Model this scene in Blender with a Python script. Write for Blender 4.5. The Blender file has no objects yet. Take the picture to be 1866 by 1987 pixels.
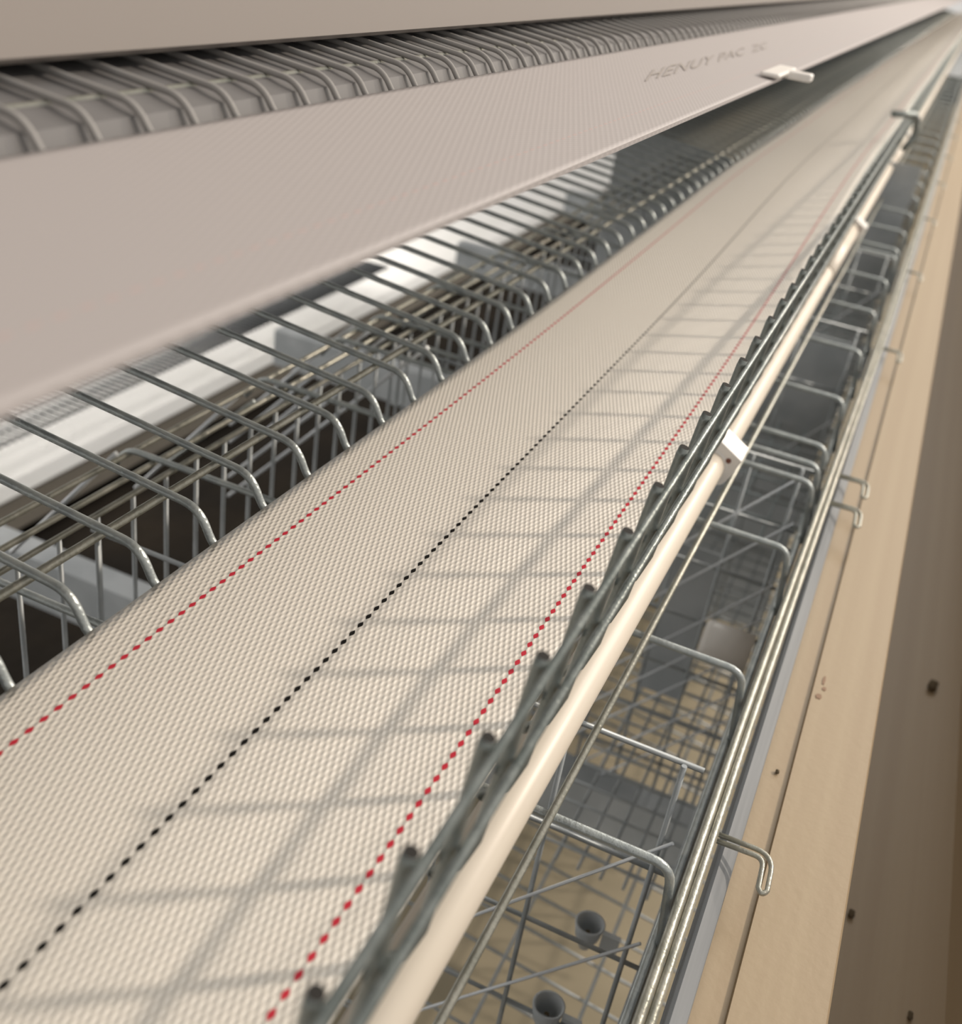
import bpy, bmesh, math, random
from mathutils import Vector, Matrix
random.seed(4)
sc = bpy.context.scene
COL = sc.collection
OFF = 0.80                       # height of the camera above the shed floor; all sections below are written relative to the camera

# ------------------------------------------------------------------ camera
W, H, F = 1866, 1987, 2067.08
RIGHT = Vector((0.39762437, -0.90661475, 0.14122518))
DOWN = Vector((-0.40618185, -0.31193661, -0.85890154))
FWD = Vector((0.82274611, 0.28415708, -0.49228406))
cam = bpy.data.cameras.new('camera')
camo = bpy.data.objects.new('camera', cam)
COL.objects.link(camo)
camo.matrix_world = Matrix(((RIGHT.x, -DOWN.x, -FWD.x, 0), (RIGHT.y, -DOWN.y, -FWD.y, 0),
                            (RIGHT.z, -DOWN.z, -FWD.z, OFF), (0, 0, 0, 1)))
cam.sensor_fit = 'VERTICAL'
cam.sensor_height = 36.0
cam.lens = 36.0 * F / H
cam.clip_start = 0.01
cam.clip_end = 100
cam.dof.use_dof = True
cam.dof.focus_distance = 0.300
cam.dof.aperture_fstop = 15.0
sc.camera = camo

# ------------------------------------------------------------------ light
sc.view_settings.view_transform = 'Standard'
sc.view_settings.look = 'None'
sc.view_settings.gamma = 1.0
sc.view_settings.use_curve_mapping = False
sc.view_settings.exposure = 0.16
wd = bpy.data.worlds.new('shed_air')
sc.world = wd
wd.use_nodes = True
bg = wd.node_tree.nodes['Background']
bg.inputs[0].default_value = (1.0, 0.96, 0.91, 1)
bg.inputs[1].default_value = 0.62


def lamp(name, kind, loc, energy, color, size=0.05, target=None, sy=None):
    l = bpy.data.lights.new(name, kind)
    l.energy = energy
    l.color = color
    if kind == 'AREA':
        l.size = size
        if sy:
            l.shape = 'RECTANGLE'
            l.size_y = sy
    else:
        l.shadow_soft_size = size
    o = bpy.data.objects.new(name, l)
    COL.objects.link(o)
    o.location = (loc[0], loc[1], loc[2] + OFF)
    if target:
        d = Vector(target) - Vector(loc)
        o.rotation_euler = d.to_track_quat('-Z', 'Y').to_euler()
    return o


# the bulb over the aisle that throws the egg guard's shadow across the belt
lamp('aisle_bulb_or_fill', 'POINT', (1.62, -2.13, 1.68), 205, (1.0, 0.87, 0.73), 0.07)
# unseen light added farther down the aisle to brighten the far belts
lamp('aisle_bulb_or_fill', 'POINT', (5.4, -1.9, 1.75), 190, (1.0, 0.85, 0.68), 0.08)
# unseen soft light added overhead as fill, ahead along the row
lamp('added_overhead_light', 'AREA', (2.5, -1.5, 1.6), 34, (1.0, 0.95, 0.88), 0.8, (0.4, 0.10, -0.15), 2.2)
# second unseen light, added almost straight over the row for glints on the weave
lamp('added_overhead_light', 'AREA', (3.3, -0.15, 1.7), 8, (1.0, 0.95, 0.88), 0.35, (0.4, 0.05, -0.15), 0.9)
# unseen light low behind the row, put there to brighten the white sheet
lamp('sheet_fill_light', 'AREA', (1.1, 1.42, -0.28), 14, (1.0, 0.95, 0.88), 2.6, (1.1, 1.34, -0.8), 0.10)


# ------------------------------------------------------------------ materials
def mat(name, col, rough=0.5, metal=0.0, noise=None, bump=None, spec=None):
    m = bpy.data.materials.new(name)
    m.use_nodes = True
    nt = m.node_tree
    b = nt.nodes['Principled BSDF']
    b.inputs['Base Color'].default_value = (*col, 1)
    b.inputs['Roughness'].default_value = rough
    b.inputs['Metallic'].default_value = metal
    if spec is not None:
        b.inputs['Specular IOR Level'].default_value = spec
    tc = nt.nodes.new('ShaderNodeTexCoord')
    if noise:
        sc_, col2, lo, hi = noise
        mp = nt.nodes.new('ShaderNodeMapping')
        if isinstance(sc_, tuple):
            mp.inputs['Scale'].default_value = sc_
        else:
            mp.inputs['Scale'].default_value = (sc_, sc_, sc_)
        n = nt.nodes.new('ShaderNodeTexNoise')
        n.inputs['Scale'].default_value = 1.0
        n.inputs['Detail'].default_value = 4
        r = nt.nodes.new('ShaderNodeValToRGB')
        r.color_ramp.elements[0].position = lo
        r.color_ramp.elements[1].position = hi
        r.color_ramp.elements[0].color = (*col, 1)
        r.color_ramp.elements[1].color = (*col2, 1)
        nt.links.new(tc.outputs['Object'], mp.inputs[0])
        nt.links.new(mp.outputs[0], n.inputs[0])
        nt.links.new(n.outputs[0], r.inputs[0])
        nt.links.new(r.outputs[0], b.inputs['Base Color'])
    if bump:
        n2 = nt.nodes.new('ShaderNodeTexNoise')
        n2.inputs['Scale'].default_value = bump[0]
        n2.inputs['Detail'].default_value = 3
        bp = nt.nodes.new('ShaderNodeBump')
        bp.inputs['Distance'].default_value = bump[1]
        nt.links.new(tc.outputs['Object'], n2.inputs[0])
        nt.links.new(n2.outputs[0], bp.inputs['Height'])
        nt.links.new(bp.outputs[0], b.inputs['Normal'])
    return m


M = {}
M['wire'] = mat('galvanised_wire', (0.36, 0.395, 0.40), 0.33, 0.45, (160, (0.52, 0.555, 0.54), 0.35, 0.7), (900, 0.0002))
M['rod'] = mat('galvanised_rod_yellowed', (0.34, 0.34, 0.29), 0.33, 0.5, (120, (0.48, 0.47, 0.41), 0.35, 0.7), (700, 0.0002))
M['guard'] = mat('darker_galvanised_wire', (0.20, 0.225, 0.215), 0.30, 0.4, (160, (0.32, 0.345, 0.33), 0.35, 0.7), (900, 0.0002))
M['thin'] = mat('dull_zinc_wire', (0.33, 0.36, 0.375), 0.42, 0.3, (90, (0.43, 0.46, 0.475), 0.35, 0.7))
M['bright'] = mat('bright_zinc_wire', (0.72, 0.76, 0.80), 0.30, 0.25)
M['cut'] = mat('cut_wire_end', (0.018, 0.016, 0.014), 0.9, 0.0)
M['sheet'] = mat('galvanised_sheet', (0.40, 0.43, 0.45), 0.5, 0.1, ((30, 30, 30), (0.50, 0.53, 0.55), 0.4, 0.65), (60, 0.0004))
M['strip'] = mat('weathered_zinc', (0.20, 0.21, 0.22), 0.75, 0.0, ((6, 200, 60), (0.29, 0.30, 0.31), 0.35, 0.65), None, 0.25)
M['dullwire'] = mat('dull_wire', (0.31, 0.30, 0.29), 0.75, 0.0, None, None, 0.2)  # matte grey close to the sheet below, keeping contrast low
M['darkmesh'] = mat('dark_mesh_wire', (0.07, 0.075, 0.08), 0.6)
M['dirt'] = mat('brown_dirt', (0.10, 0.085, 0.065), 0.85)
M['greysheet'] = mat('grey_plastic_sheet', (0.155, 0.15, 0.15), 0.7, 0.0, (12, (0.175, 0.17, 0.168), 0.4, 0.7))
M['pvc'] = mat('white_pvc', (0.68, 0.61, 0.51), 0.36, 0.0, (14, (0.72, 0.65, 0.56), 0.3, 0.7))
M['clip'] = mat('white_plastic_clip', (0.86, 0.83, 0.79), 0.30, 0.0)
M['trough'] = mat('tan_plastic', (0.35, 0.265, 0.168), 0.46, 0.0, ((1.5, 160, 30), (0.38, 0.295, 0.19), 0.35, 0.7), (300, 0.0001))
M['beige'] = mat('grey_beige_plastic', (0.265, 0.235, 0.215), 0.5)
M['board'] = mat('dull_grey_board', (0.15, 0.15, 0.135), 0.6, 0.0, ((3, 30, 30), (0.20, 0.18, 0.14), 0.4, 0.7))
M['feed'] = mat('feed_brown', (0.13, 0.10, 0.06), 0.9, 0.0, None, (900, 0.0008))
M['dark'] = mat('manure_floor_with_shade', (0.010, 0.008, 0.006), 0.9, 0.0, (7, (0.020, 0.015, 0.010), 0.4, 0.7), (40, 0.003), 0.08)  # deep shade below the cages is put into this near-black colour
M['tanbelt'] = mat('manure_belt_tan', (0.25, 0.215, 0.145), 0.75, 0.0, (9, (0.34, 0.29, 0.20), 0.35, 0.7))
M['whitebelt'] = mat('white_manure_belt', (0.80, 0.79, 0.76), 0.45, 0.0, ((2, 14, 1), (0.88, 0.87, 0.85), 0.35, 0.7))
M['ink'] = mat('faded_grey_ink', (0.36, 0.325, 0.30), 0.7)
M['straw'] = mat('brown_straw', (0.20, 0.085, 0.06), 0.8)


def belt_material(name, stripes, base, soft=1.0, rough=0.28):
    """woven polypropylene: UV is (metres along, metres across)"""
    m = bpy.data.materials.new(name)
    m.use_nodes = True
    nt = m.node_tree
    L = nt.links.new
    b = nt.nodes['Principled BSDF']

    def mth(op, a, c=None, d=None):
        n = nt.nodes.new('ShaderNodeMath')
        n.operation = op
        for i, v in enumerate((a, c, d)):
            if v is None:
                continue
            if isinstance(v, (int, float)):
                n.inputs[i].default_value = v
            else:
                L(v, n.inputs[i])
        return n.outputs[0]
    uv = nt.nodes.new('ShaderNodeUVMap')
    uv.uv_map = 'UVMap'
    sx = nt.nodes.new('ShaderNodeSeparateXYZ')
    L(uv.outputs[0], sx.inputs[0])
    x, y = sx.outputs[0], sx.outputs[1]
    P, Q = 0.0043, 0.00077
    # a little wander so the rows are not ruler straight
    ns = nt.nodes.new('ShaderNodeTexNoise')
    ns.inputs['Scale'].default_value = 55
    L(uv.outputs[0], ns.inputs[0])
    wob = mth('MULTIPLY', mth('SUBTRACT', ns.outputs[0], 0.5), 0.15)
    cx = mth('COSINE', mth('MULTIPLY', mth('ADD', mth('DIVIDE', x, P), wob), 2 * math.pi))
    cy = mth('COSINE', mth('MULTIPLY', mth('DIVIDE', y, Q), math.pi))
    hgt = mth('POWER', mth('MULTIPLY_ADD', mth('MULTIPLY', cx, cy), 0.5, 0.5), 1.4)
    # dashed coloured yarns
    ramp = nt.nodes.new('ShaderNodeMix')
    ramp.data_type = 'RGBA'
    ramp.inputs[6].default_value = (*[c * 0.88 for c in base], 1)  # shade in the weave's valleys put into the colour
    ramp.inputs[7].default_value = (*base, 1)
    L(hgt, ramp.inputs[0])
    col = ramp.outputs[2]
    hout = hgt
    for y0, rgb, half in stripes:
        w = mth('DIVIDE', mth('ABSOLUTE', mth('SUBTRACT', y, y0)), half)
        c2 = mth('COSINE', mth('MULTIPLY', mth('DIVIDE', x, P), 2 * math.pi))
        # lens-shaped float: |w| < sqrt(c2 shifted)
        lens = mth('SUBTRACT', mth('MULTIPLY_ADD', c2, 0.58, 0.46), w)
        mask = nt.nodes.new('ShaderNodeMapRange')
        mask.inputs[1].default_value = 0.0
        mask.inputs[2].default_value = 0.14
        L(lens, mask.inputs[0])
        inside = mth('LESS_THAN', w, 1.05)
        mk = mth('MULTIPLY', mask.outputs[0], inside)
        mx = nt.nodes.new('ShaderNodeMix')
        mx.data_type = 'RGBA'
        L(mk, mx.inputs[0])
        L(col, mx.inputs[6])
        mx.inputs[7].default_value = (*rgb, 1)
        col = mx.outputs[2]
        hout = mth('MAXIMUM', hout, mth('MULTIPLY', mk, 1.0))
    # sparse specks of dirt
    vo = nt.nodes.new('ShaderNodeTexVoronoi')
    vo.inputs['Scale'].default_value = 26
    L(uv.outputs[0], vo.inputs[0])
    sep = nt.nodes.new('ShaderNodeSeparateColor')
    L(vo.outputs['Color'], sep.inputs[0])
    rad = mth('MULTIPLY', mth('SUBTRACT', sep.outputs[0], 0.60), 0.035)
    spk = mth('MULTIPLY', mth('LESS_THAN', vo.outputs['Distance'], rad), 0.8)
    mx = nt.nodes.new('ShaderNodeMix')
    mx.data_type = 'RGBA'
    L(spk, mx.inputs[0])
    L(col, mx.inputs[6])
    mx.inputs[7].default_value = (0.06, 0.045, 0.035, 1)
    L(mx.outputs[2], b.inputs['Base Color'])
    bp = nt.nodes.new('ShaderNodeBump')
    bp.inputs['Strength'].default_value = 1.0
    bp.inputs['Distance'].default_value = 0.00024 * soft
    L(hout, bp.inputs['Height'])
    L(bp.outputs[0], b.inputs['Normal'])
    b.inputs['Roughness'].default_value = rough
    b.inputs['Specular IOR Level'].default_value = 0.5
    return m


RED = (0.62, 0.035, 0.06)
BLK = (0.012, 0.011, 0.010)


# ------------------------------------------------------------------ mesh helpers (y, z written relative to the camera)
def fillet(pts, r, n=5):
    pts = [Vector(p) for p in pts]
    out = [pts[0]]
    for i in range(1, len(pts) - 1):
        a, b, c = pts[i - 1], pts[i], pts[i + 1]
        d1, d2 = (a - b), (c - b)
        l1, l2 = d1.length, d2.length
        d1.normalize()
        d2.normalize()
        k = min(r, l1 * 0.48, l2 * 0.48)
        p, q = b + d1 * k, b + d2 * k
        for j in range(n + 1):
            t = j / n
            out.append(p.lerp(b, t).lerp(b.lerp(q, t), t))
    out.append(pts[-1])
    return out


def tube_bm(bm, pts, r, n=10, mi=0, cap_mi=None):
    pts = [Vector(p) for p in pts]
    rings = []
    prev = None
    for i, p in enumerate(pts):
        t = (pts[min(i + 1, len(pts) - 1)] - pts[max(i - 1, 0)]).normalized()
        if prev is None:
            ref = Vector((0, 0, 1)) if abs(t.z) < 0.9 else Vector((1, 0, 0))
            s = t.cross(ref).normalized()
        else:
            s = (prev - t * prev.dot(t)).normalized()
        prev = s
        q = t.cross(s)
        rings.append([bm.verts.new(p + (s * math.cos(2 * math.pi * k / n) + q * math.sin(2 * math.pi * k / n)) * r) for k in range(n)])
    for a, b in zip(rings, rings[1:]):
        for k in range(n):
            f = bm.faces.new((a[k], a[(k + 1) % n], b[(k + 1) % n], b[k]))
            f.smooth = True
            f.material_index = mi
    for ring, rev in ((rings[0], True), (rings[-1], False)):
        f = bm.faces.new(list(reversed(ring)) if rev else ring)
        f.material_index = mi if cap_mi is None else cap_mi
    return bm


def box_bm(bm, x0, x1, y0, y1, z0, z1):
    v = [bm.verts.new((x, y, z)) for x in (x0, x1) for y in (y0, y1) for z in (z0, z1)]
    for f in ((0, 1, 3, 2), (4, 6, 7, 5), (0, 4, 5, 1), (2, 3, 7, 6), (0, 2, 6, 4), (1, 5, 7, 3)):
        bm.faces.new([v[i] for i in f])
    return bm


def extrude_profile(bm, prof, x0, x1, closed=True, xs=None):
    """sweep a (y, z) outline along the row"""
    xs = xs or [x0, x1]
    rows = [[bm.verts.new((x, y, z)) for y, z in prof] for x in xs]
    n = len(prof)
    for a, b in zip(rows, rows[1:]):
        for k in range(n if closed else n - 1):
            bm.faces.new((a[k], a[(k + 1) % n], b[(k + 1) % n], b[k]))
    if closed:
        bm.faces.new(list(reversed(rows[0])))
        bm.faces.new(rows[-1])
    return bm


def thick(prof, t):
    """turn an open (y, z) polyline into a closed strip outline of thickness t"""
    out = []
    n = len(prof)
    nrm = []
    for i in range(n):
        a = Vector(prof[max(i - 1, 0)])
        b = Vector(prof[min(i + 1, n - 1)])
        d = (b - a).normalized()
        nrm.append(Vector((-d.y, d.x)))
    back = [tuple(Vector(prof[i]) + nrm[i] * t) for i in range(n)]
    return list(prof) + list(reversed(back))


def mesh_of(name, bm, mats, bevel=0):
    bmesh.ops.recalc_face_normals(bm, faces=bm.faces)
    me = bpy.data.meshes.new(name)
    bm.to_mesh(me)
    bm.free()
    for m in (mats if isinstance(mats, (list, tuple)) else [mats]):
        me.materials.append(m)
    return me


def obj(name, me, parent=None, loc=None, bevel=0):
    o = bpy.data.objects.new(name, me)
    COL.objects.link(o)
    if parent:
        o.parent = parent
    o.location = loc if loc else ((0, 0, 0) if parent else (0, 0, OFF))
    if bevel:
        md = o.modifiers.new('bevel', 'BEVEL')
        md.width = bevel
        md.segments = 3
        md.limit_method = 'ANGLE'
    return o


def tag(o, label, cat, group=None):
    o['label'] = label
    o['category'] = cat
    if group:
        o['group'] = group
    return o


def thing(name, label, cat, group=None, loc=(0, 0, 0)):
    o = bpy.data.objects.new(name, None)
    COL.objects.link(o)
    o.empty_display_size = 0.02
    o.location = (loc[0], loc[1], loc[2] + OFF)
    return tag(o, label, cat, group)


def one_tube(name, pts, r, m, parent, n=10, loc=None, cut=False):
    bm = bmesh.new()
    tube_bm(bm, pts, r, n, 0, 1 if cut else None)
    return obj(name, mesh_of(name, bm, [m, M['cut']] if cut else m), parent, loc)


def run_of(name, pts, r, m, parent, x0, step, count, far_to=None, n=10, cut=False, jit=0.0):
    """count separate copies of one bent wire along the row, the rest to far_to as one mesh"""
    bm = bmesh.new()
    tube_bm(bm, [(0, y, z) for y, z in pts], r, n, 0, 1 if cut else None)
    mats = [m, M['cut']] if cut else m
    me = mesh_of(name, bm, mats)
    o0 = obj(name, me, parent, (x0, 0, 0))
    for k in range(1, count):
        o = o0.copy()
        COL.objects.link(o)
        o.parent = parent
        o.location = (x0 + k * step + random.uniform(-jit, jit), 0, 0)
    if far_to:
        bm = bmesh.new()
        x = x0 + count * step
        while x < far_to:
            tube_bm(bm, [(x, y, z) for y, z in pts[::2] + pts[-1:]], r, 5, 0, 1 if cut else None)
            x += step
        s = obj(name + '_run', mesh_of(name + '_run', bm, mats), parent)
        s['kind'] = 'stuff'


def p2(pts, r, n=5):
    return [(p.y, p.z) for p in fillet([(0, y, z) for y, z in pts], r, n)]


XN, XF = -0.10, 7.0

# ------------------------------------------------------------------ setting
bm = bmesh.new()
box_bm(bm, -3, 12, -4, 5, -OFF - 0.1, -OFF)
o = obj('floor', mesh_of('floor', bm, M['dark']))
o['kind'] = 'structure'

# ------------------------------------------------------------------ lower tier: cage roof, fronts, partitions
cage = thing('layer_cage', 'galvanised wire cage of the lower tier, roof wires bent over beside the white pipe', 'cage')
ZR = -0.215
roof = p2([(0.274, ZR - 0.012), (0.266, ZR), (0.005, ZR), (0.0012, ZR - 0.032)], 0.006, 5)
roof_x = [0.0175, 0.1155] + [0.2165, 0.3150, 0.4120, 0.4840, 0.5060, 0.5320, 0.6080, 0.7050, 0.8050, 0.9050, 0.9980, 1.0250]
roof_x += [1.11 + 0.1 * k for k in range(40)]
bm = bmesh.new()
tube_bm(bm, [(0, y, z) for y, z in roof], 0.00135, 10, 0, 1)
me = mesh_of('roof_wire', bm, [M['wire'], M['cut']])
r0 = None
for x in roof_x:
    if r0 is None:
        o = r0 = obj('roof_wire', me, cage)
    else:
        o = r0.copy()
        COL.objects.link(o)
        o.parent = cage
    o.location = (x, 0, 0)
for y, z, r, m in ((0.0398, ZR + 0.0022, 0.00125, 'rod'), (0.2655, ZR - 0.0024, 0.0013, 'rod'), (0.2530, ZR - 0.0026, 0.0013, 'rod'),
                   (0.2430, ZR - 0.0024, 0.0012, 'rod'), (0.0035, ZR - 0.030, 0.0012, 'wire')):
    one_tube('roof_rod', [(XN, y, z), (0.9, y, z), (XF, y + 0.002, z)], r, M[m], cage)
# back face hanging under the middle tier's floor
run_of('upright_wire', [(0.2430, ZR - 0.0024), (0.2430, -0.40), (0.243, -0.60)], 0.00095, M['thin'], cage, 0.1105, 0.020, 90, 4.5, 8)
for z in (-0.30, -0.40, -0.50):
    one_tube('cross_rod', [(XN, 0.2452, z), (XF, 0.2452, z)], 0.0010, M['thin'], cage, 6)
# front face under the rail
run_of('front_wire', [(0.0036, ZR - 0.03), (0.0036, -0.4), (0.0036, -0.55)], 0.00095, M['thin'], cage, 0.062, 0.025, 100, None, 8)
for z in (-0.33, -0.41, -0.49):
    one_tube('front_rod', [(XN, 0.0058, z), (XF, 0.0058, z)], 0.0010, M['thin'], cage, 6)
# sloping floor of the lower cage
run_of('floor_wire', [(0.40, -0.475), (0.10, -0.51), (-0.03, -0.525)], 0.0010, M['thin'], cage, 0.10, 0.025, 100, None, 6)
for k in range(9):
    y = -0.02 + 0.05 * k
    z = -0.5135 - (0.05 - y) * 0.117 + 0.002
    one_tube('floor_rod', [(XN, y, z), (XF, y, z)], 0.0010, M['thin'], cage, 6)


def partition(x, ny, nz, diag, y1=0.236, z1=-0.50):
    """wire side wall across the cage: uprights, level wires and slanting wires"""
    bm = bmesh.new()
    for k in range(ny):
        y = 0.012 + (y1 - 0.012) * k / (ny - 1)
        tube_bm(bm, [(x, y, ZR - 0.004), (x, y, z1)], 0.00095, 6)
    for k in range(nz):
        z = ZR - 0.0045 + (z1 - ZR + 0.0045) * k / (nz - 1)
        tube_bm(bm, [(x + 0.0018, 0.006, z), (x + 0.0018, y1 + 0.004, z)], 0.00095, 6)
    obj('partition', mesh_of('partition', bm, M['thin']), cage)
    for c in diag:
        # z = c - 1.2 (y - 0.02), clipped to the frame of the partition
        pts = []
        for i in range(60):
            y = 0.008 + (0.36 - 0.008) * i / 59
            z = c - 1.2 * (y - 0.02)
            if -0.50 < z < ZR - 0.004:
                pts.append((x - 0.003, y, z))
        if len(pts) > 3:
            one_tube('slanting_wire', [pts[0], pts[-1]], 0.00062, M['bright'], cage, 6)


partition(0.262, 7, 7, [-0.262, -0.31, -0.372])
partition(0.506, 10, 9, [-0.232, -0.262, -0.30, -0.322, -0.343, -0.372, -0.392])
partition(0.765, 7, 7, [-0.30, -0.34])
partition(1.008, 10, 9, [-0.262, -0.30, -0.34])
partition(1.51, 10, 9, [-0.262, -0.30, -0.34])
# slanting wires on the far side of the joint, seen through the middle tier's floor
for c in (-0.240, -0.252, -0.264, -0.277, -0.291):
    a = (0.503, 0.345, c - 0.060)
    k_ = (-0.213 - a[2]) / 1.1
    one_tube('slanting_wire', [a, (0.503, a[1] - k_, -0.213)], 0.0012, M['bright'], cage, 6)
for p_, q_ in (((0.320, 0.3400, -0.2970), (0.320, 0.2760, -0.2226)), ((0.400, 0.3330, -0.2950), (0.400, 0.2680, -0.2190))):
    one_tube('slanting_wire', [p_, q_], 0.0011, M['bright'], cage, 6)
for x, c in ((1.005, -0.262), (1.005, -0.24), (0.385, -0.250), (0.640, -0.250), (0.655, -0.235), (0.67, -0.26)):
    a = (x, 0.300, c - 0.012)
    k_ = -0.2135 - a[2]
    one_tube('slanting_wire', [a, (x, a[1] - k_, -0.2135)], 0.0010, M['wire'], cage, 6)
# solid sheet side walls in the joints
for x, y0, y1, z0, z1 in ((0.56, 0.040, 0.070, -0.42, -0.31), (0.80, 0.012, 0.20, -0.50, -0.24), (1.25, 0.012, 0.34, -0.50, -0.175)):
    bm = bmesh.new()
    box_bm(bm, x, x + 0.0015, y0, y1, z0, z1)
    obj('side_sheet', mesh_of('side_sheet', bm, M['sheet']), cage)
# channel bars across the row that carry the tier
for x in (0.487, 0.985, 1.485, 1.985):
    bm = bmesh.new()
    box_bm(bm, x, x + 0.022, -0.002, 0.62, -0.4525, -0.4505)
    box_bm(bm, x, x + 0.002, -0.002, 0.62, -0.4905, -0.4525)
    box_bm(bm, x, x + 0.022, -0.002, 0.62, -0.4925, -0.4905)
    obj('channel_bar', mesh_of('channel_bar', bm, M['sheet']), cage)

bm = bmesh.new()
tube_bm(bm, [(1.2, 0.2265, -0.1640), (1.2, 0.1880, -0.2090)], 0.0055, 10)
obj('brace', mesh_of('brace', bm, M['pvc']), cage)

# belts under the lower cage
bm = bmesh.new()
box_bm(bm, -0.3, XF, -0.03, 0.20, -0.612, -0.610)
tag(obj('manure_belt', mesh_of('manure_belt', bm, M['tanbelt'])), 'tan manure belt lying under the lower cage beside the rail', 'belt')
bm = bmesh.new()
prof = [(0.98, -0.776), (1.00, -0.766)] + [(1.0 + 0.05 * k, -0.766 + 0.004 * math.sin(k * 1.1)) for k in range(1, 13)]
extrude_profile(bm, thick(prof, 0.002), -0.3, XF, True)
tag(obj('plastic_sheet', mesh_of('plastic_sheet', bm, M['whitebelt'])), 'brightly lit white sheet low down behind the wire floor, on the left', 'sheet')
wb = [o for o in COL.objects if o.name.startswith('plastic_sheet')][-1]
bm = bmesh.new()
extrude_profile(bm, thick([(0.930, -0.7860), (0.955, -0.7830), (0.979, -0.7775)], 0.0015), -0.3, XF)
h_ = obj('dirty_hem', mesh_of('dirty_hem', bm, M['dirt']), wb)
h_['label'] = 'brown dirty edge'
# fine mesh panel above it
pan = thing('mesh_panel', 'fine wire mesh panel over the brightly lit white sheet', 'mesh')
bm = bmesh.new()
for k in range(5):
    y = 0.99 + 0.028 * k
    tube_bm(bm, [(-0.2, y, -0.70), (2.0, y, -0.70)], 0.0012, 5)
x = 0.3
while x < 2.0:
    tube_bm(bm, [(x, 0.985, -0.698), (x, 1.12, -0.698)], 0.0028, 5)
    x += 0.0125
obj('mesh', mesh_of('mesh', bm, M['darkmesh']), pan)

bm = bmesh.new()
for k in range(7):
    y = 0.004 + 0.0125 * k
    tube_bm(bm, [(0.40, y, -0.425), (2.6, y, -0.425)], 0.0009, 5)
x = 0.41
while x < 2.6:
    tube_bm(bm, [(x, 0.002, -0.4232), (x, 0.081, -0.4232)], 0.0009, 5)
    x += 0.0165
obj('inner_mesh', mesh_of('inner_mesh', bm, M['thin']), cage)
bm = bmesh.new()
for k in range(5):
    y = 0.006 + 0.020 * k
    tube_bm(bm, [(0.60, y, -0.315), (4.5, y, -0.315)], 0.0010, 5)
x = 0.60
while x < 4.5:
    tube_bm(bm, [(x, 0.004, -0.3132), (x, 0.092, -0.3132)], 0.0010, 5)
    x += 0.03
obj('inner_mesh', mesh_of('inner_mesh', bm, mat('blue_grey_wire', (0.42, 0.48, 0.50), 0.45, 0.1)), cage)

# white cross pipe deep in the lower cage
wp = thing('drinker_pipe', 'short thick white pipe lying across inside the lower cage', 'pipe')
bm = bmesh.new()
ZP, XP = -0.318, 0.482
rp = 0.0115
tube_bm(bm, [(XP, 0.0320, ZP), (XP, 0.0300, ZP), (XP, 0.0075, ZP)], rp, 24)
obj('pipe', mesh_of('pipe', bm, M['clip']), wp)
bm = bmesh.new()
tube_bm(bm, [(XP, 0.0330, ZP), (XP, 0.0320, ZP)], rp * 0.93, 24)
obj('end_cap', mesh_of('end_cap', bm, M['clip']), wp)

# nipple drinker fittings glimpsed at the bottom of the cage
for nm, (x, y, z), lab in (('drinker_cup', (0.310, 0.0310, -0.362), 'shiny grey drinker cup deep in the cage, higher of the two'),
                           ('drinker_cup', (0.266, 0.0330, -0.362), 'shiny grey drinker cup at the bottom edge of the photo')):
    t = thing(nm, lab, 'cup', 'drinker cups in the lower cage', (x, y, z))
    bm = bmesh.new()
    prof = [(0.0, -0.008), (0.003, -0.008), (0.0068, 0.0), (0.0085, 0.008), (0.0072, 0.008), (0.0054, 0.001), (0.002, -0.005), (0.0, -0.005)]
    n = 20
    rings = [[bm.verts.new((r * math.cos(2 * math.pi * i / n), r * math.sin(2 * math.pi * i / n), z_)) for i in range(n)] for r, z_ in prof[1:-1]]
    for a, b in zip(rings, rings[1:]):
        for i in range(n):
            bm.faces.new((a[i], a[(i + 1) % n], b[(i + 1) % n], b[i])).smooth = True
    bm.faces.new(list(reversed(rings[0])))
    bm.faces.new(rings[-1])
    bowl = obj('bowl', mesh_of('bowl', bm, M['sheet']), t)
    t.scale = (0.75, 0.75, 0.9)
    one_tube('nipple', [(0, 0, -0.006), (0, 0, 0.002)], 0.0014, M['feed'], bowl, 12)
    bm = bmesh.new()
    box_bm(bm, -0.0015, 0.0015, -0.018, -0.008, -0.004, 0.006)
    obj('bracket', mesh_of('bracket', bm, M['sheet']), t)

# ------------------------------------------------------------------ middle tier: sloping floor and egg guard
ZB = -0.165                                   # top of the egg belt
fl = thing('cage_floor', 'sloping galvanised wire floor running down under the long egg belt', 'cage floor')
prof = p2([(0.56, -0.1155), (0.1558, -0.1563), (0.1500, -0.1685), (0.050, -0.1685)], 0.0055, 6)
run_of('floor_wire', prof, 0.00125, M['wire'], fl, 0.0129, 0.02505, 100, XF, 10)
for y, r in ((0.1690, 0.00125), (0.1000, 0.0012), (0.31, 0.0012), (0.45, 0.0012)):
    z = -0.1565 + 0.1014 * (y - 0.1556) - 0.0025 if y > 0.15 else -0.1708
    one_tube('floor_rod', [(XN, y, z), (XF, y, z)], r, M['rod'], fl)
# thin grey edge strip just under the belt's left edge
one_tube('edge_rod', [(XN, 0.1496, -0.1708), (XF, 0.1496, -0.1708)], 0.0011, M['wire'], fl)

bm = bmesh.new()
extrude_profile(bm, thick([(0.150, -0.1655), (0.56, -0.1220)], 0.0010), 0.98, XF)
tag(obj('cover_sheet', mesh_of('cover_sheet', bm, M['board'])), 'dull grey sheet under the far end of the wire floor, between the two belts', 'sheet')

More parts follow.
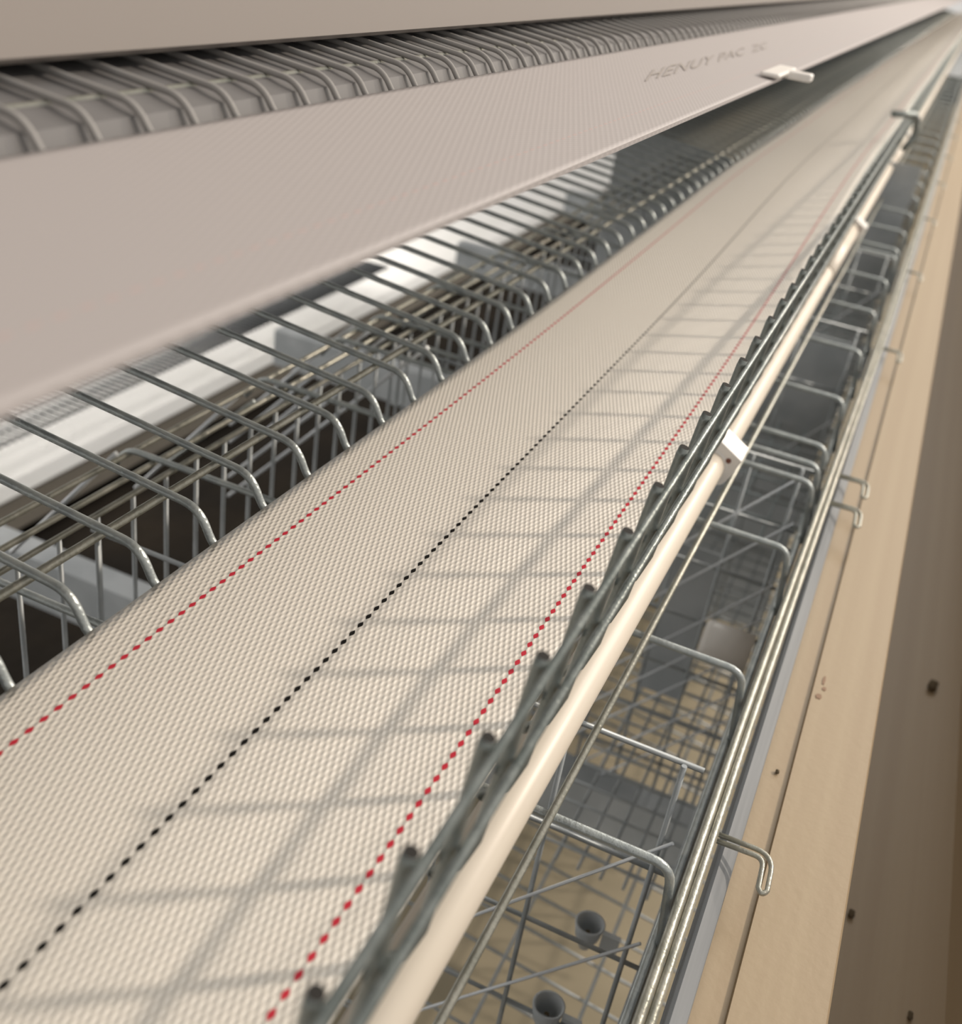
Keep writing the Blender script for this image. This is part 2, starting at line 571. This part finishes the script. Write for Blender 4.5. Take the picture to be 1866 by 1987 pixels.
gd = thing('egg_guard', 'upright galvanised wire guard along the right edge of the long egg belt', 'guard')
gprof = [(0.0342, -0.1088), (0.0347, -0.1110), (0.0369, -0.1330), (0.0398, -0.1560), (0.0425, -0.1650), (0.0475, -0.1700)]
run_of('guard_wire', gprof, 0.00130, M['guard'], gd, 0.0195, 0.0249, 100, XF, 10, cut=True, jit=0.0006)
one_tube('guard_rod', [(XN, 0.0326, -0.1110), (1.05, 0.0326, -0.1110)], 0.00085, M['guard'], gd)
one_tube('guard_rod', [(XN, 0.0403, -0.1378), (XF, 0.0403, -0.1378)], 0.0011, M['guard'], gd)  # inner rod out of sight, added to widen the guard's shadow
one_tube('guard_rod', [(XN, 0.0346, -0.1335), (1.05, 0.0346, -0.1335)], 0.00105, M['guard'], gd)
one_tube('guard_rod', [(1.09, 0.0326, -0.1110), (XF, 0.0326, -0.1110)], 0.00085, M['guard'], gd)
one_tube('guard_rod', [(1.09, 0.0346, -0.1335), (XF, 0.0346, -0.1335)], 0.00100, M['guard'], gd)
one_tube('joint_clip', fillet([(1.045, 0.046, -0.108), (1.075, 0.028, -0.108), (1.085, 0.024, -0.125), (1.08, 0.03, -0.14)], 0.006), 0.0030, M['guard'], gd)

# ------------------------------------------------------------------ egg belts
def belt(name, label, sect, material, x0=-0.12, x1=XF, rise=None, th=0.0012):
    bm = bmesh.new()
    uvl = bm.loops.layers.uv.new('UVMap')
    xs = []
    x = x0
    while x < x1:
        xs.append(x)
        x += 0.004 if x < 0.6 else (0.02 if x < 1.6 else 0.15)
    xs.append(x1)
    n = 28
    (ya, za), (yb, zb) = sect
    top, bot = [], []
    for x in xs:
        a, b = [], []
        for j in range(n + 1):
            s = j / n
            y = ya + (yb - ya) * s
            z = za + (zb - za) * s
            if rise:
                y, z = rise(x, s, y, z)
            a.append(bm.verts.new((x, y, z)))
            b.append(bm.verts.new((x, y, z - th)))
        top.append(a)
        bot.append(b)
    wdt = math.hypot(yb - ya, zb - za)
    def face(vs, uvs, smooth=True):
        f = bm.faces.new(vs)
        f.smooth = smooth
        for l, u in zip(f.loops, uvs):
            l[uvl].uv = u
    for i in range(len(xs) - 1):
        for j in range(n):
            u0, u1 = xs[i], xs[i + 1]
            v0, v1 = wdt * j / n, wdt * (j + 1) / n
            face((top[i][j], top[i + 1][j], top[i + 1][j + 1], top[i][j + 1]), ((u0, v0), (u1, v0), (u1, v1), (u0, v1)))
            face((bot[i][j + 1], bot[i + 1][j + 1], bot[i + 1][j], bot[i][j]), ((u0, v1), (u1, v1), (u1, v0), (u0, v0)), False)
        face((bot[i][0], bot[i + 1][0], top[i + 1][0], top[i][0]), ((xs[i], -0.0008), (xs[i + 1], -0.0008), (xs[i + 1], 0), (xs[i], 0)), False)
        face((top[i][n], top[i + 1][n], bot[i + 1][n], bot[i][n]), ((xs[i], wdt), (xs[i + 1], wdt), (xs[i + 1], wdt + 0.0008), (xs[i], wdt + 0.0008)), False)
    me = mesh_of(name, bm, material)
    return tag(obj(name, me), label, 'belt')


def main_rise(x, s, y, z):
    t = min(max((x - 0.18) / 0.85, 0), 1)
    t = t * t * (3 - 2 * t) * 0.55 + 0.45 * t
    z += t * (0.010 + 0.022 * s)
    z += 0.0005 * math.sin(x * 13) * math.sin(s * 5 + x * 4)
    y += 0.0008 * math.sin(x * 9)
    return y, z


# distances across the main belt measured from its left edge
YL, YR = 0.1488, 0.0465
main_mat = belt_material('woven_egg_belt', [(YL - 0.1359, RED, 0.00070), (YL - 0.0965, BLK, 0.00064), (YL - 0.0558, RED, 0.00070)], (0.87, 0.82, 0.74))
belt('egg_belt', 'long white woven egg belt with sharp red, black and red dashed lines', ((YL, ZB), (YR, ZB)), main_mat, rise=main_rise)
UL, UR = (0.1295, -0.0439), (0.0740, -0.0484)
up_mat = belt_material('woven_upper_belt', [(0.0445, (0.46, 0.36, 0.345), 0.0004)], (0.425, 0.392, 0.385), 0.15, 0.6)  # shade on the upper belt put into its darker base colour
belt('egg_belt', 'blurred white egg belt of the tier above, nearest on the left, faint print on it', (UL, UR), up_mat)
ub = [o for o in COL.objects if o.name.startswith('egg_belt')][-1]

# faded print on the upper belt
fc = bpy.data.curves.new('print', 'FONT')
fc.body = 'HENUY PAC  ZC'
fc.size = 1.0
fc.space_character = 1.05
tmp = bpy.data.objects.new('print', fc)
COL.objects.link(tmp)
dg = bpy.context.evaluated_depsgraph_get()
tm = bpy.data.meshes.new_from_object(tmp.evaluated_get(dg))
bpy.data.objects.remove(tmp)
span = max(v.co.x for v in tm.vertices)
px0, plen, pht, shear = 0.388, 0.245, 0.0069, 0.052
for v in tm.vertices:
    a, b = v.co.x / span, v.co.y
    y = 0.1010 + pht * b / 0.7
    s = (UL[0] - y) / (UL[0] - UR[0])
    v.co = Vector((px0 + plen * a + shear * b, y, UL[1] + (UR[1] - UL[1]) * s + 0.0003))
tm.materials.clear()
tm.materials.append(M['ink'])
tp = obj('printed_text', tm, ub)
tp['label'] = 'faint grey slanted lettering'

# ------------------------------------------------------------------ upper tier: floor, deflector sheet, trough
uf = thing('cage_floor', 'out-of-focus wire floor of the tier above, bent wire ends beyond the blurred belt', 'cage floor')
prof = p2([(0.42, -0.0108), (0.1335, -0.0399), (0.1293, -0.0464), (0.080, -0.0506)], 0.0038, 6)
run_of('floor_wire', prof, 0.00078, M['dullwire'], uf, 0.0153, 0.01340, 100, XF, 8)
for y in (0.1420, 0.22, 0.31):
    z = -0.0399 + 0.1016 * (y - 0.1335) - 0.0016
    one_tube('floor_rod', [(XN, y, z), (XF, y, z)], 0.00078, M['rod'], uf)
bm = bmesh.new()
extrude_profile(bm, thick([(0.1302, -0.0500), (0.1342, -0.0426), (0.1400, -0.0412), (0.42, -0.0128)], 0.0006), -0.3, XF)
tag(obj('deflector_sheet', mesh_of('deflector_sheet', bm, M['greysheet'])), 'grey sheet under the blurred upper wire floor at the top left', 'sheet')
ut = thing('feed_trough', 'blurred tan feed trough wall along the top left edge of the photo', 'trough')
bm = bmesh.new()
extrude_profile(bm, thick([(0.168, 0.165), (0.163, 0.162), (0.1490, -0.0345), (0.1525, -0.0362), (0.193, -0.0316), (0.206, 0.166)], 0.0012), -0.4, XF)  # walls carried up beyond view to shade the upper belt
obj('trough_body', mesh_of('trough_body', bm, M['beige']), ut)

# white clip hanging on the upper belt's right edge
bc = thing('belt_clip', 'small white plastic clip on the right edge of the blurred upper belt', 'clip', None, (0.529, 0.0727, -0.0480))
bm = bmesh.new()
box_bm(bm, -0.028, 0.019, -0.001, 0.0075, 0.0005, 0.0025)
obj('clip_plate', mesh_of('clip_plate', bm, M['clip']), bc, bevel=0.001)
bm = bmesh.new()
box_bm(bm, -0.0025, 0.006, -0.011, 0.0, -0.001, 0.0025)
obj('clip_tab', mesh_of('clip_tab', bm, M['clip']), bc, bevel=0.001)

# ------------------------------------------------------------------ white pipe beside the guard
pipe = thing('water_pipe', 'long white plastic pipe running beside the wire guard', 'pipe')
PY, PZ, PR = 0.0445, -0.183, 0.0060
one_tube('pipe', [(XN, PY, PZ), (0.3, PY, PZ), (0.8, PY, PZ), (XF, PY, PZ)], PR, M['pvc'], pipe, 28)
one_tube('sleeve', [(0.745, PY, PZ), (0.90, PY, PZ)], PR + 0.0008, M['pvc'], pipe, 28)
one_tube('sleeve', [(1.30, PY, PZ), (1.62, PY, PZ)], PR + 0.0008, M['pvc'], pipe, 28)


def pipe_clip(x, label):
    t = thing('pipe_clip', label, 'clip', 'white clips on the white pipe', (x, PY, PZ))
    prof = [(0.0045, 0.0115), (-0.0014, 0.0114), (-0.0119, 0.0053), (-0.0112, 0.0035), (-0.0088, -0.0030), (-0.0066, -0.0072),
            (-0.0020, -0.0092), (0.0030, -0.0090), (0.0075, -0.0050), (0.0082, 0.0020)]
    bm = bmesh.new()
    extrude_profile(bm, prof, -0.0075, 0.0075)
    t_body = obj('clip_body', mesh_of('clip_body', bm, M['clip']), t, bevel=0.0006)
    one_tube('clip_hole_disc', [(-0.0074, -0.0066, 0.0040), (-0.0078, -0.0066, 0.0040)], 0.0011, M['straw'], t_body, 14)  # dark disc standing in for the clip's shaded hole
    one_tube('clip_ring', [(-0.0085, 0, 0), (-0.0070, 0, 0)], PR + 0.0007, M['clip'], t_body, 28)
    return t


pipe_clip(0.4075, 'white plastic clip with a small hole, nearest on the white pipe')
pipe_clip(0.905, 'second white clip along the white pipe, out of focus')
pipe_clip(1.50, 'third white clip along the white pipe, a small blur near the top')

# ------------------------------------------------------------------ rail wires, zinc strip, hooks and the feed trough
rail = thing('trough_rail', 'pair of bright wires and grey zinc strip between the cage and the tan trough', 'rail')
one_tube('rail_wire', [(XN, 0.0006, -0.2250), (0.3, 0.0002, -0.225), (0.8, -0.0035, -0.225), (XF, -0.006, -0.225)], 0.00135, M['rod'], rail)
one_tube('rail_wire', [(XN, -0.0022, -0.2258), (0.3, -0.0026, -0.2258), (0.8, -0.0062, -0.2258), (XF, -0.0088, -0.2258)], 0.00130, M['rod'], rail)
bm = bmesh.new()
extrude_profile(bm, thick([(-0.0052, -0.262), (-0.0058, -0.2330), (-0.0068, -0.2320), (-0.0108, -0.2345), (-0.0112, -0.2385)], 0.0008), XN, XF)
obj('zinc_strip', mesh_of('zinc_strip', bm, M['strip']), rail)
def hairpin(off):
    return fillet([(off, -0.0040, -0.2275), (off, -0.0192 - off * 0.9, -0.2270), (-0.0100, -0.0200 - off * 0.9, -0.2300)], 0.0042 + off, 6)


hk = hairpin(0.0014)
back = list(reversed(hairpin(-0.0014)))
a_, b_ = hk[-1], back[0]
loop = []
for k in range(1, 8):
    t = k / 8
    m_ = a_.lerp(b_, t)
    loop.append(Vector((m_.x - 0.0013 * math.sin(math.pi * t), m_.y, m_.z - 0.0003 * math.sin(math.pi * t))))
bm = bmesh.new()
tube_bm(bm, hk + loop + back, 0.00080, 8)
me = mesh_of('hook', bm, M['rod'])
for x in (0.2475, 0.496, 0.531, 0.766, 1.010, 1.271, 1.53, 1.79, 2.05, 2.31):
    obj('hook', me, rail, (x, 0, 0))

tr = thing('feed_trough', 'long tan plastic feed trough along the right edge of the photo', 'trough')
inner = [(-0.0102, -0.2420), (-0.0200, -0.2420), (-0.0204, -0.2404), (-0.0445, -0.2402), (-0.0452, -0.2415), (-0.0475, -0.3440), (-0.0550, -0.3500),
         (-0.1080, -0.3500), (-0.1130, -0.3440), (-0.1240, -0.2160), (-0.1225, -0.2105), (-0.1190, -0.2090), (-0.1140, -0.2110)]  # wall top and lip, out of view, shaped to shade the trough floor
bm = bmesh.new()
extrude_profile(bm, thick(inner, 0.002), XN - 0.2, XF)
obj('trough_body', mesh_of('trough_body', bm, M['trough']), tr)

bm = bmesh.new()
for x, y, rx, ry in ((0.3655, -0.0235, 0.0030, 0.0006), (0.3600, -0.0243, 0.0012, 0.0008), (0.3540, -0.0230, 0.0016, 0.0012)):
    ring = [bm.verts.new((x + rx * math.cos(2 * math.pi * k / 12) * (1 + 0.25 * math.sin(3 * k)), y + ry * math.sin(2 * math.pi * k / 12), -0.24015)) for k in range(12)]
    low = [bm.verts.new((v.co.x, v.co.y, -0.2405)) for v in ring]
    bm.faces.new(ring)
    for k in range(12):
        bm.faces.new((ring[k], low[k], low[(k + 1) % 12], ring[(k + 1) % 12]))
st = obj('stain', mesh_of('stain', bm, mat('rust_stain', (0.27, 0.17, 0.11), 0.7)), tr)
st['label'] = 'small rusty brown marks'


def blob(name, label, cat, loc, s, m, group=None, rz=0.0):
    bm = bmesh.new()
    bmesh.ops.create_icosphere(bm, subdivisions=3, radius=1.0)
    for v in bm.verts:
        k = 1 + 0.16 * math.sin(v.co.x * 5 + 1.3) * math.cos(v.co.y * 4) + 0.08 * math.sin(v.co.z * 9)
        v.co = Vector((v.co.x * s[0] * k, v.co.y * s[1] * k, v.co.z * s[2] * k))
    for f in bm.faces:
        f.smooth = True
    o = obj(name, mesh_of(name, bm, m), None, (loc[0], loc[1], loc[2] + OFF))
    o.rotation_euler.z = rz
    return tag(o, label, cat, group)


def at_z(px, py, z):
    d = RIGHT * (px - W / 2) + DOWN * (py - H / 2) + FWD * F
    return d * (z / d.z)


p = at_z(1810, 1329, -0.3475)
blob('feed_pellet', 'dark oval feed pellet lying in the tan trough, the largest crumb', 'pellet', p, (0.0048, 0.0026, 0.0020), M['feed'], 'feed crumbs in the trough', -0.2)
p = at_z(1652, 1772, -0.3485)
blob('feed_pellet', 'flat dark crumb in the trough tight against its left wall', 'pellet', p, (0.0022, 0.0014, 0.0010), M['feed'], 'feed crumbs in the trough')
p = at_z(1766, 1970, -0.3485)
blob('feed_pellet', 'tiny crumb in the trough at the bottom edge of the photo', 'pellet', p, (0.0020, 0.0010, 0.0010), M['feed'], 'feed crumbs in the trough')
p = at_z(1508, 1497, -0.2412)
blob('feed_pellet', 'tiny dark crumb in the groove of the trough lip', 'pellet', p, (0.0009, 0.0007, 0.0007), M['feed'], 'feed crumbs in the trough')
# straw scrap on the belt
p = at_z(1100, 936, ZB + 0.0026)
bm = bmesh.new()
tube_bm(bm, [(0.0045, 0.0012, -0.0003), (0.0012, 0.0002, 0), (-0.0010, -0.0012, 0.0001), (-0.0014, -0.0030, 0)], 0.00022, 6)
tube_bm(bm, [(0.0012, 0.0002, 0), (0.0002, 0.0006, 0.0003), (-0.0006, 0.0008, 0.0001)], 0.00016, 6)
tag(obj('straw_scrap', mesh_of('straw_scrap', bm, M['straw']), None, (p.x, p.y, p.z + OFF)), 'tiny brown straw scrap lying on the white woven belt', 'straw')
